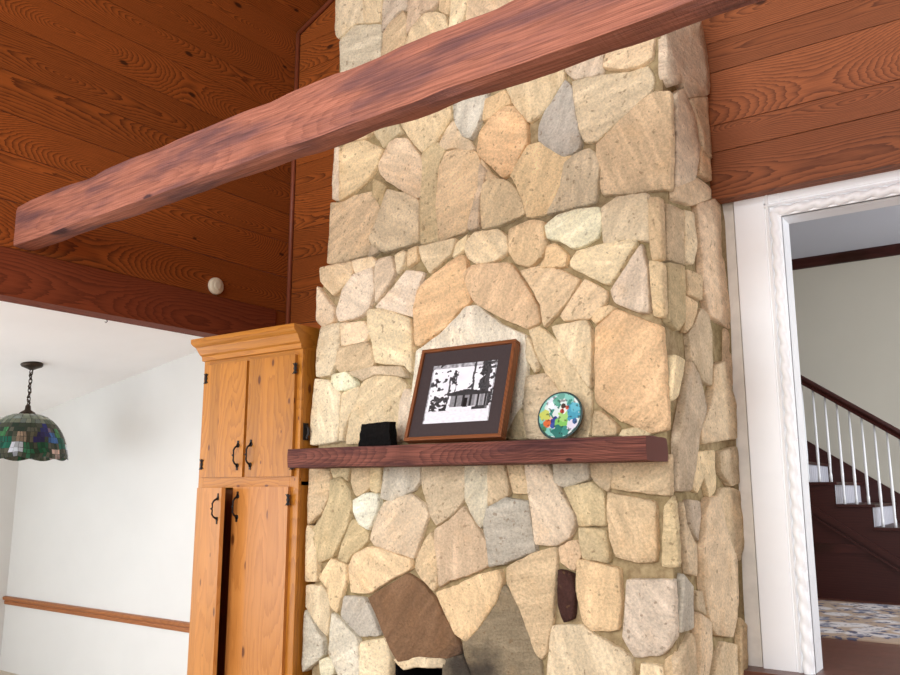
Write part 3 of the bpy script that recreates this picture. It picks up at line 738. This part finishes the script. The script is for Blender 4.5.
for z in (LW[2], (LW[2]+LW[3])/2, LW[3]-.05): box(bm, DXL-.05, DXL-.02, LW[0], LW[1], z, z+.05)
struct(obj('window_5', bm, M['white_paint']))
bm = bmnew()                                                           # chair rail with a moulded profile
zr = .305
prism(bm, [(YB, zr-.036), (YB-.012, zr-.036), (YB-.016, zr-.012), (YB-.012, zr-.004), (YB-.03, zr+.006), (YB-.034, zr+.024), (YB-.026, zr+.032), (YB, zr+.036)], 0, DXL, XL-.03)
struct(obj('trim_2', bm, M['rail_wood']))
# ------------------------------------------------------------------ pine cabinet in the corner
CX0, CX1, CY, CZ1 = -4.022, -3.200, 3.13, 2.10
cb = thing('pantry_cabinet', 'tall knotty pine cabinet with black iron handles left of the stone chimney', 'cabinet', (-3.6, 3.6, FLOOR))
bm = bmnew()
CB = YB-.02
box(bm, CX0, CX0+.02, CY+.02, CB, FLOOR, CZ1, axis=2); box(bm, CX1-.02, CX1, CY+.02, CB, FLOOR, CZ1, axis=2)
box(bm, CX0, CX1, CB-.02, CB, FLOOR, CZ1, axis=2); box(bm, CX0, CX1, CY+.02, CB, CZ1-.02, CZ1); box(bm, CX0, CX1, CY+.02, CB, 1.32, 1.34); box(bm, CX0, CX1, CY+.02, CB, FLOOR, FLOOR+.08)
# face frame
box(bm, CX0, CX0+.045, CY, CY+.02, FLOOR, CZ1, axis=2, bev=.003); box(bm, CX1-.065, CX1, CY, CY+.02, FLOOR, CZ1, axis=2, bev=.003)
for a, b in ((2.015, CZ1), (1.306, 1.368), (FLOOR, FLOOR+.09)): box(bm, CX0+.045, CX1-.065, CY, CY+.02, a, b, axis=0, bev=.003)
box(bm, -3.625, -3.590, CY, CY+.02, 1.368, 2.015, axis=2)
obj('carcass', local(cb, bm), M['pine'], cb)
# crown moulding on three sides
bm = bmnew()
prof = [(0, 2.045), (.014, 2.05), (.016, 2.075), (.028, 2.085), (.05, 2.125), (.07, 2.14), (.078, 2.15), (.078, 2.175), (0, 2.175)]
def crown_pt(o, z, i):
    e = .5
    return [(CX0-o*e, CB, z), (CX0-o*e, CY-o, z), (CX1+o*.1, CY-o, z), (CX1+o*.1, CB, z)][i]
cols = [[bm.verts.new(crown_pt(o, z, i)) for o, z in prof] for i in range(4)]
for i in range(3):
    fs = []
    for k in range(len(prof)): 
        k2 = (k+1) % len(prof); fs.append(bm.faces.new((cols[i][k], cols[i][k2], cols[i+1][k2], cols[i+1][k])))
    shade_uv(bm, fs, 0 if i == 1 else 1)
bm.faces.new(cols[0]); bm.faces.new(cols[3][::-1])
fs = box(bm, CX0, CX1, CY, CB, 2.165, 2.174)
bmesh.ops.recalc_face_normals(bm, faces=bm.faces)
obj('crown_moulding', local(cb, bm), M['pine'], cb)

def iron_handle(root, at, h=.112):
    bm = bmnew()
    pts = [(0, 0, -h/2), (0, -.022, -h/2+.012), (0, -.032, -h/4), (0, -.030, -.008), (0, -.036, 0), (0, -.030, .008), (0, -.032, h/4), (0, -.022, h/2-.012), (0, 0, h/2)]
    tube(bm, pts, .006, 8, radii=[.007, .005, .005, .004, .0075, .004, .005, .005, .007])
    for s in (-1, 1):
        lathe(bm, [(.003, -.004), (.013, -.004), (.013, 0), (.003, 0)], (0, 0, s*h/2), 10, 'Y')
        box(bm, -.007, .007, -.004, 0, s*(h/2+.014)-.012, s*(h/2+.014)+.012)
    return obj('handle', bm, M['iron'], root, loc=at)
def hinge(root, at):
    bm = bmnew()
    prism(bm, [(-.022, -.03), (-.008, -.012), (-.014, 0), (-.008, .012), (-.022, .03), (-.004, .026), (-.004, -.026)], 1, -.004, 0)
    prism(bm, [(.016, -.026), (.006, -.012), (.011, 0), (.006, .012), (.016, .026), (.003, .026), (.003, -.026)], 1, -.004, 0)
    tube(bm, [(0, -.004, -.03), (0, -.004, .03)], .005, 8)
    return obj('hinge', bm, M['iron'], root, loc=at)
def door(x0, x1, z0, z1, hinge_side, hz_, handle_z, boards, ang=0, hin=True, mat='pine'):
    """slab door of edge-glued boards; origin at the hinge edge"""
    w = x1-x0; hx = x0 if hinge_side < 0 else x1
    bm = bmnew(); a = 0
    for i, fr in enumerate(boards):
        b = a+fr*w
        box(bm, (x0+a)-hx, (x0+b)-hx, -.012, .010, z0, z1, axis=2)
        a = b
    d = obj('door', bm, M[mat], cb, loc=Vector((hx, CY-.009, 0))-cb.location)
    d.rotation_euler.z = ang
    xx = (w-.042)*(1 if hinge_side < 0 else -1)
    iron_handle(d, (xx, -.012, handle_z))
    if hin:
        for z in hz_: hinge(d, (.014 if hinge_side < 0 else .006, -.012, z))
    return d
door(-3.985, -3.622, 1.366, 2.018, -1, (1.94, 1.44), 1.485, (.16, .22, .30, .32))
door(-3.600, -3.235, 1.366, 2.018, 1, (1.94, 1.43), 1.487, (.28, .30, .27, .15))
dl = door(-4.000, -3.640, FLOOR+.06, 1.308, -1, (1.22, .2), 1.195, (.24, .40, .36), ang=-math.radians(17), hin=False, mat='pale_pine')
door(-3.690, -3.255, FLOOR+.06, 1.312, 1, (1.245, .2), 1.205, (.30, .36, .34), mat='pale_pine')
bm = bmnew(); box(bm, CX0+.03, CX1-.03, CY+.05, CY+.07, FLOOR+.08, 1.3, axis=2)  # panel carrying the painted interior shade seen through the door gap
obj('inner_panel', local(cb, bm), M['pine_in_shade'], cb)
bm = bmnew()                                                           # wrought iron bracket on the cabinet side above the mantel
hp = hit(311, 433, 0, CX1)
tube(bm, [(CX1, 3.17, hp.z+.03), (CX1+.012, 3.165, hp.z+.035), (CX1+.03, 3.16, hp.z+.02), (CX1+.032, 3.16, hp.z-.01), (CX1+.018, 3.16, hp.z-.025), (CX1+.03, 3.155, hp.z-.035)], .007)
box(bm, CX1, CX1+.005, 3.15, 3.185, hp.z-.04, hp.z+.05)
obj('bracket', local(cb, bm), M['iron'], cb)

# ------------------------------------------------------------------ small fixtures
sd = thing('smoke_detector', 'round ivory smoke detector on the stained wood wall above the header', 'smoke detector', (XL, 3.40, 2.608))
bm = bmnew(); lathe(bm, [(.055, 0), (.057, .008), (.055, .024), (.046, .032), (.02, .034), (.003, .034)], (0, 0, 0), 32, 'X')
obj('housing', bm, M['beige_plastic'], sd)
bm = bmnew(); lathe(bm, [(.030, .030), (.030, .0352), (.024, .037), (.003, .037)], (0, 0, 0), 24, 'X'); obj('cover', bm, M['beige_plastic'], sd)
d = ray(106, 317); s = (2.52-.158*XL-CAM.z + .158*CAM.x)/(d.z-.158*d.x)
hk = CAM+d*s
bm = bmnew(); tube(bm, [(hk.x, hk.y, hk.z+.002), (hk.x, hk.y, hk.z-.015), (hk.x+.012, hk.y, hk.z-.022), (hk.x+.02, hk.y, hk.z-.030), (hk.x+.008, hk.y, hk.z-.038), (hk.x-.008, hk.y, hk.z-.032)], .003, 6)
tag(obj('cup_hook', bm, M['bronze']), 'tiny bronze cup hook screwed into the white sloped dining ceiling', 'hook')

# pendant lamp with a leaded glass shade
d = ray(32, 364); s = (2.52-.158*XL-CAM.z + .158*CAM.x)/(d.z-.158*d.x); pc = CAM+d*s
RS = .305
lp = thing('pendant_lamp', 'stained glass dome pendant lamp hanging on a chain in the dining room', 'lamp', pc)
def PZ(v): return hit(27, v, 1, pc.y).z-pc.z
ztop, zrim = PZ(414), PZ(457)
bm = bmnew(); lathe(bm, [(.075, .02), (.078, -.012), (.07, -.022), (.04, -.034), (.016, -.045), (.004, -.047)], (0, 0, 0), 28); obj('canopy', bm, M['bronze'], lp)
bm = bmnew(); z = -.045; i = 0
while z > ztop+.05:
    ang = 0 if i % 2 else math.pi/2
    pts = [(math.cos(ang)*.011*math.cos(q), math.sin(ang)*.011*math.cos(q), z-.018+.024*math.sin(q)) for q in [2*math.pi*k/12 for k in range(13)]]
    tube(bm, pts, .0038, 6, cap=False); z -= .034; i += 1
obj('chain', bm, M['bronze'], lp)
bm = bmnew(); pts = [(.012*math.sin(k*.9), .012*math.cos(k*.9), -.04+(ztop+.07)*k/26) for k in range(27)]; tube(bm, pts, .0035, 6); obj('cord', bm, M['bronze'], lp)
bm = bmnew(); lathe(bm, [(.008, ztop+.075), (.018, ztop+.06), (.022, ztop+.03), (.05, ztop+.012), (.062, ztop-.005), (.058, ztop-.012)], (0, 0, 0), 24); obj('cap', bm, M['bronze'], lp)
# shade: rows of glass pieces, flowers in the lower rows, scalloped hem
bm = bmnew(); colL = bm.loops.layers.float_color['Col']
H = ztop-zrim; rows = [0, .12, .24, .36, .47, .56, .64, .72, .80, .88, .94, 1.0]; NS = 72
def sp_(t, k):
    a = t*1.38; r = .058+(RS-.058)*math.sin(a)/math.sin(1.38); z = ztop-H*(1-math.cos(a))/(1-math.cos(1.38))
    q = 2*math.pi*k/NS
    if t > .7: z += -.020*(t-.7)/.3*abs(math.sin(q*5))
    j = mnoise.noise(Vector((math.cos(q)*4, math.sin(q)*4, t*9)))
    q += j*.07*(1 if .3 < t < 1 else 0)
    return Vector((r*math.cos(q), r*math.sin(q), z))
dome = [[bm.verts.new(sp_(t, k)) for k in range(NS)] for t in rows]
up = [(140, 146, 124), (122, 132, 114), (154, 160, 140), (112, 122, 104), (132, 142, 134)]
blobs = [(.16, .60, .11, (64, 66, 132)), (.06, .72, .09, (58, 52, 104)), (.30, .74, .10, (84, 124, 178)), (.26, .58, .06, (170, 150, 176)), (.44, .66, .09, (84, 150, 96)),
         (.52, .80, .12, (38, 112, 90)), (.10, .88, .11, (44, 100, 70)), (.32, .92, .08, (204, 182, 170)), (.70, .90, .09, (214, 218, 224)), (.76, .72, .08, (160, 140, 118)),
         (.86, .90, .08, (60, 118, 84)), (.90, .70, .09, (98, 94, 74))]
for i in range(len(rows)-1):
    G = 4 if i < 3 else 2 if i < 5 else 1
    for k in range(0, NS, G):
        f = bm.faces.new([dome[i][(k+q) % NS] for q in range(G+1)]+[dome[i+1][(k+q) % NS] for q in range(G, -1, -1)]); f.smooth = True
        t = (rows[i]+rows[i+1])/2; a = (k/NS*4+.15) % 1.0
        c = random.choice(up)
        if t > .46: c = random.choice([(92, 96, 78), (74, 84, 66), (112, 112, 94), (60, 78, 62)])
        best = 1.0
        for bx, by, br, bc in blobs:
            dx = min(abs(a-bx), 1-abs(a-bx)); q = math.hypot(dx*1.0, (t-by)*1.1)/br
            if q < best: best = q; rf = random.uniform(.85, 1.2); c = tuple(min(255, int(v*rf)) for v in bc)
        c = lin(c)
        for l in f.loops: l[colL] = c
me_src = bm.copy()
bmesh.ops.solidify(bm, geom=bm.faces[:], thickness=.003)
shd = obj('shade', bm, M['stained_glass'], lp)
r = bmesh.ops.wireframe(me_src, faces=me_src.faces[:], thickness=.0035, offset=0, use_replace=True, use_boundary=True, use_even_offset=True)
obj('leading', me_src, M['lead'], shd)

# ------------------------------------------------------------------ cased opening (door_1)
dr = bpy.data.objects.new('door_1', None); COL.objects.link(dr); dr.location = (OX0, YB, HALL); struct(dr); dr.empty_display_size = .1
cX = -1.135; cw = OX0-cX
profile = [(0, .022), (0, .003), (.004, 0), (cw-.078, 0), (cw-.075, .004), (cw-.070, .004), (cw-.066, -.004), (cw-.056, -.008), (cw-.05, .004), (cw-.046, .008), (cw-.012, .008), (cw-.008, -.004), (cw, -.002), (cw, .022)]
bm = bmnew()
prism(bm, [(cX+a, YB+b) for a, b in profile], 2, HALL, OZ+cw)          # left leg
prism(bm, [(OX1+cw-a, YB+b) for a, b in profile], 2, HALL, OZ+cw)
obj('casing', local(dr, bm), M['white_paint'], dr)
bm = bmnew(); prism(bm, [(YB+b, OZ+cw-a) for a, b in profile], 0, cX+cw-.075, OX1+.075)
box(bm, OX0-.058, OX0, YB+.004, YB+.02, OZ, OZ+.058); box(bm, OX1, OX1+.058, YB+.004, YB+.02, OZ, OZ+.058)
obj('casing_head', local(dr, bm), M['white_paint'], dr)
bm = bmnew()
box(bm, OX0-.02, OX0, YB+.01, YB+.155, HALL, OZ); box(bm, OX1, OX1+.02, YB+.01, YB+.155, HALL, OZ); box(bm, OX0-.02, OX1+.02, YB+.01, YB+.155, OZ, OZ+.02)
obj('jamb', local(dr, bm), M['white_paint'], dr)
def rope(bm, p0, p1, r, turns_per_m=12, lobes=2, seg=10, ns=15):
    p0, p1 = Vector(p0), Vector(p1); L = (p1-p0).length; t = (p1-p0).normalized()
    a = Vector((0, -1, 0)); b = t.cross(a); n = int(L*turns_per_m*seg); R_ = []
    for i in range(n+1):
        s = L*i/n; ring = []
        for k in range(ns):
            q = 2*math.pi*k/ns; rr = r*(.68+.32*abs(math.cos((q*lobes)/2+s*turns_per_m*math.pi*lobes/2)))
            ring.append(bm.verts.new(p0+t*s+(a*math.cos(q)+b*math.sin(q))*rr))
        R_.append(ring)
    for A, B in zip(R_, R_[1:]):
        for k in range(ns): f = bm.faces.new((A[k], A[(k+1) % ns], B[(k+1) % ns], B[k])); f.smooth = True
    bmesh.ops.recalc_face_normals(bm, faces=bm.faces)
ro = .026
for nm, p, q in (('rope_moulding', (OX0-ro, YB+.003, HALL), (OX0-ro, YB+.003, OZ+ro)), ('rope_moulding', (OX0-ro, YB+.003, OZ+ro), (OX1+ro, YB+.003, OZ+ro)), ('rope_moulding', (OX1+ro, YB+.003, HALL), (OX1+ro, YB+.003, OZ+ro))):
    bm = bmnew(); rope(bm, p, q, .027); obj(nm, local(dr, bm), M['white_paint'], dr)

# ------------------------------------------------------------------ stair hall beyond
bm = bmnew()
ys_ = YB-.10
for i in range(24):
    a = ys_+.14*i; box(bm, -3.2, 2.9, a+.0008, a+.1392, HALL-.03, HALL, axis=0)
struct(obj('floor_hall', bm, M['hall_floor']))
YH = 7.95; HC = 3.40
bm = bmnew(); box(bm, -3.2, 2.9, YH, YH+.05, HALL, HC); struct(obj('wall_hall_back', bm, M['hall_paint']))
bm = bmnew(); box(bm, -3.25, -3.2, YB+.16, YH, HALL, HC); struct(obj('wall_hall_left', bm, M['hall_paint']))
bm = bmnew()
HW = (5.0, 6.4, .9, 2.9)
box(bm, 2.9, 2.96, YB+.16, HW[0], HALL, HC); box(bm, 2.9, 2.96, HW[1], YH, HALL, HC); box(bm, 2.9, 2.96, HW[0], HW[1], HALL, HW[2]); box(bm, 2.9, 2.96, HW[0], HW[1], HW[3], HC)
struct(obj('wall_hall_right', bm, M['hall_paint']))
bm = bmnew()
for y in (HW[0], (HW[0]+HW[1])/2-.02, HW[1]-.05): box(bm, 2.91, 2.95, y, y+.05, HW[2], HW[3])
for z in (HW[2], (HW[2]+HW[3])/2, HW[3]-.05): box(bm, 2.91, 2.95, HW[0], HW[1], z, z+.05)
struct(obj('window_4', bm, M['white_paint']))
bm = bmnew(); box(bm, -3.2, 2.9, YB+.16, YH, HC, HC+.05); struct(obj('ceiling_hall', bm, M['hall_ceiling']))
bm = bmnew(); box(bm, -3.2, 2.9, YB+.12, YB+.16, 2.76, HC); struct(obj('wall_hall_front', bm, M['hall_paint']))
bm = bmnew(); prism(bm, [(YH, HC), (YH-.06, HC), (YH-.06, HC-.02), (YH-.035, HC-.05), (YH-.02, HC-.085), (YH, HC-.09)], 0, -3.2, 2.9); struct(obj('trim_3', bm, M['stair_wood']))
bm = bmnew(); box(bm, -2.6, 1.6, 5.045, 6.62, HALL, HALL+.012, bev=.004)
tag(obj('area_rug', bm, M['rug']), 'blue, tan and white patterned rug on the hall floor before the stairs', 'rug')

YS = 6.833; RUN, RISE = .245, .1635
X1, Z1 = -1.303, 1.353                                                  # nosing where a tread meets the riser below it
def tread(k): return X1+RUN*k, Z1-RISE*k                                # k counts down the flight
st = thing('staircase', 'dark wood staircase with white risers and thin white balusters beyond the doorway', 'staircase', (X1, YS, HALL))
K0, K1 = -8, 4
bm = bmnew()                                                           # closed stringer face cut to the steps, panelled below
out = []
for k in range(K0, K1+1):
    x, z = tread(k); out += [(x-RUN, z-.022), (x, z-.022)]
zl = tread(K1)[1]
prof = out+[(tread(K1)[0], HALL), (out[0][0], HALL)]
prism(bm, prof, 1, YS, YS+.03, grain=0)
obj('stringer', local(st, bm), M['stair_wood'], st)
bm = bmnew()
for off, w in ((-.285, .05), (-.36, .018)):
    xa, xb = tread(K0)[0], X1+RUN*2.3
    za, zb = Z1+off-(xa-X1)*RISE/RUN, Z1+off-(xb-X1)*RISE/RUN
    prism(bm, [(xa, za), (xb, zb), (xb, zb-w), (xa, za-w)], 1, YS-.016, YS, grain=0)
prism(bm, [(-2.5, .90), (X1+.12, .90), (X1+.22, .835), (-2.5, .835)], 1, YS-.010, YS, grain=0)
obj('panel_moulding', local(st, bm), M['trim_wood'] if False else M['stair_wood'], st)
for k in range(K0, K1+1):
    x, z = tread(k)
    bm = bmnew(); box(bm, x-RUN-.0, x+.022, YS-.02, YH-.045, z-.022, z, axis=1, bev=.004); obj('tread', local(st, bm), M['stair_wood'], st)
    bm = bmnew(); zb = max(HALL, z-RISE); box(bm, x-.018, x, YS+.004, YH-.045, zb, z-.022); obj('riser', local(st, bm), M['riser'], st)
bm = bmnew()                                                           # skirt board on the far wall
xa, xb = tread(K0)[0], tread(K1)[0]; sl = RISE/RUN; zo = 1.675-1.353
za, zb = Z1+.105-(xa-X1)*sl, Z1+.105-(xb-X1)*sl
prism(bm, [(xa, za), (xb, zb), (xb, zb-.5), (xa, za-.5)], 1, YH-.045, YH, grain=0)
obj('skirt_board', local(st, bm), M['stair_wood'], st)
yr = YS+.045
xa, xb = -2.6, -.35
def rail(x): return 2.171-.70*(x+1.464)
bm = bmnew()
hp_ = [(-.028, -.062), (.028, -.062), (.030, -.05), (.02, -.042), (.036, -.022), (.034, -.008), (.018, 0), (-.018, 0), (-.034, -.008), (-.036, -.022), (-.02, -.042), (-.030, -.05)]
A = [bm.verts.new((xa, yr+a, rail(xa)+b*1.25)) for a, b in hp_]; B = [bm.verts.new((xb, yr+a, rail(xb)+b*1.25)) for a, b in hp_]
fs = [bm.faces.new((A[i], A[(i+1) % 12], B[(i+1) % 12], B[i])) for i in range(12)]+[bm.faces.new(A[::-1]), bm.faces.new(B)]
bmesh.ops.recalc_face_normals(bm, faces=fs); shade_uv(bm, fs, 0)
obj('handrail', local(st, bm), M['stair_wood'], st)
b0 = None
for k in range(-4, 4):
    for q in range(3):
        x = tread(k)[0]-RUN+.055+q*RUN/3; z = tread(k)[1]; top = rail(x)-.07
        bm = bmnew(); h = top-z
        lathe(bm, [(.011, 0), (.011, .05), (.008, .07), (.0105, .2*h+.06), (.0095, .5*h), (.007, h+.01)], (0, 0, 0), 10)
        obj('baluster', bm, M['white_paint'], st, loc=Vector((x, yr, z))-st.location)

# ------------------------------------------------------------------ daylight, plus fill from two added windows
def area(name, loc, rot, sx, sy, power, col):
    l = bpy.data.lights.new(name, 'AREA'); l.shape = 'RECTANGLE'; l.size, l.size_y = sx, sy; l.energy = power; l.color = col
    o = bpy.data.objects.new(name, l); COL.objects.link(o); o.location = loc; o.rotation_euler = rot; return o
R90 = math.pi/2
area('window_and_fill_light', (-2.5, -3.97, 2.4), (R90, 0, 0), 2.2, 2.8, 320, (.96, .98, 1))
area('window_and_fill_light', (1.3, -3.97, 2.4), (R90, 0, 0), 2.2, 2.8, 215, (.93, .97, 1))
area('window_and_fill_light', (0, -3.97, 5.35), (R90, 0, 0), 2.7, 1.1, 150, (.95, .975, 1))  # fill light at the added gable window, lifts the upper stones
area('window_and_fill_light', (-6.1, -.58, .82), (R90, 0, 0), 2.6, 2.0, 80, (.90, .95, 1))
area('window_and_fill_light', (DXL+.01, 1.2, .98), (R90, 0, -R90), 1.8, 1.55, 38, (.90, .95, 1))  # fill light at the added side window, weakens the pendant's shadow
area('window_and_fill_light', (2.88, 5.7, 1.9), (R90, 0, R90), 1.4, 2.0, 140, (.90, .94, 1))
w = bpy.data.worlds.new('world'); SC.world = w; w.use_nodes = True
w.node_tree.nodes['Background'].inputs[0].default_value = (.75, .85, 1, 1); w.node_tree.nodes['Background'].inputs[1].default_value = 1.0
SC.view_settings.view_transform = 'Standard'; SC.view_settings.look = 'None'
SC.view_settings.exposure = -0.08; SC.view_settings.gamma = 1.0; SC.view_settings.use_curve_mapping = False
SC.cycles.use_denoising = True
SC.cycles.max_bounces = 10; SC.cycles.diffuse_bounces = 6
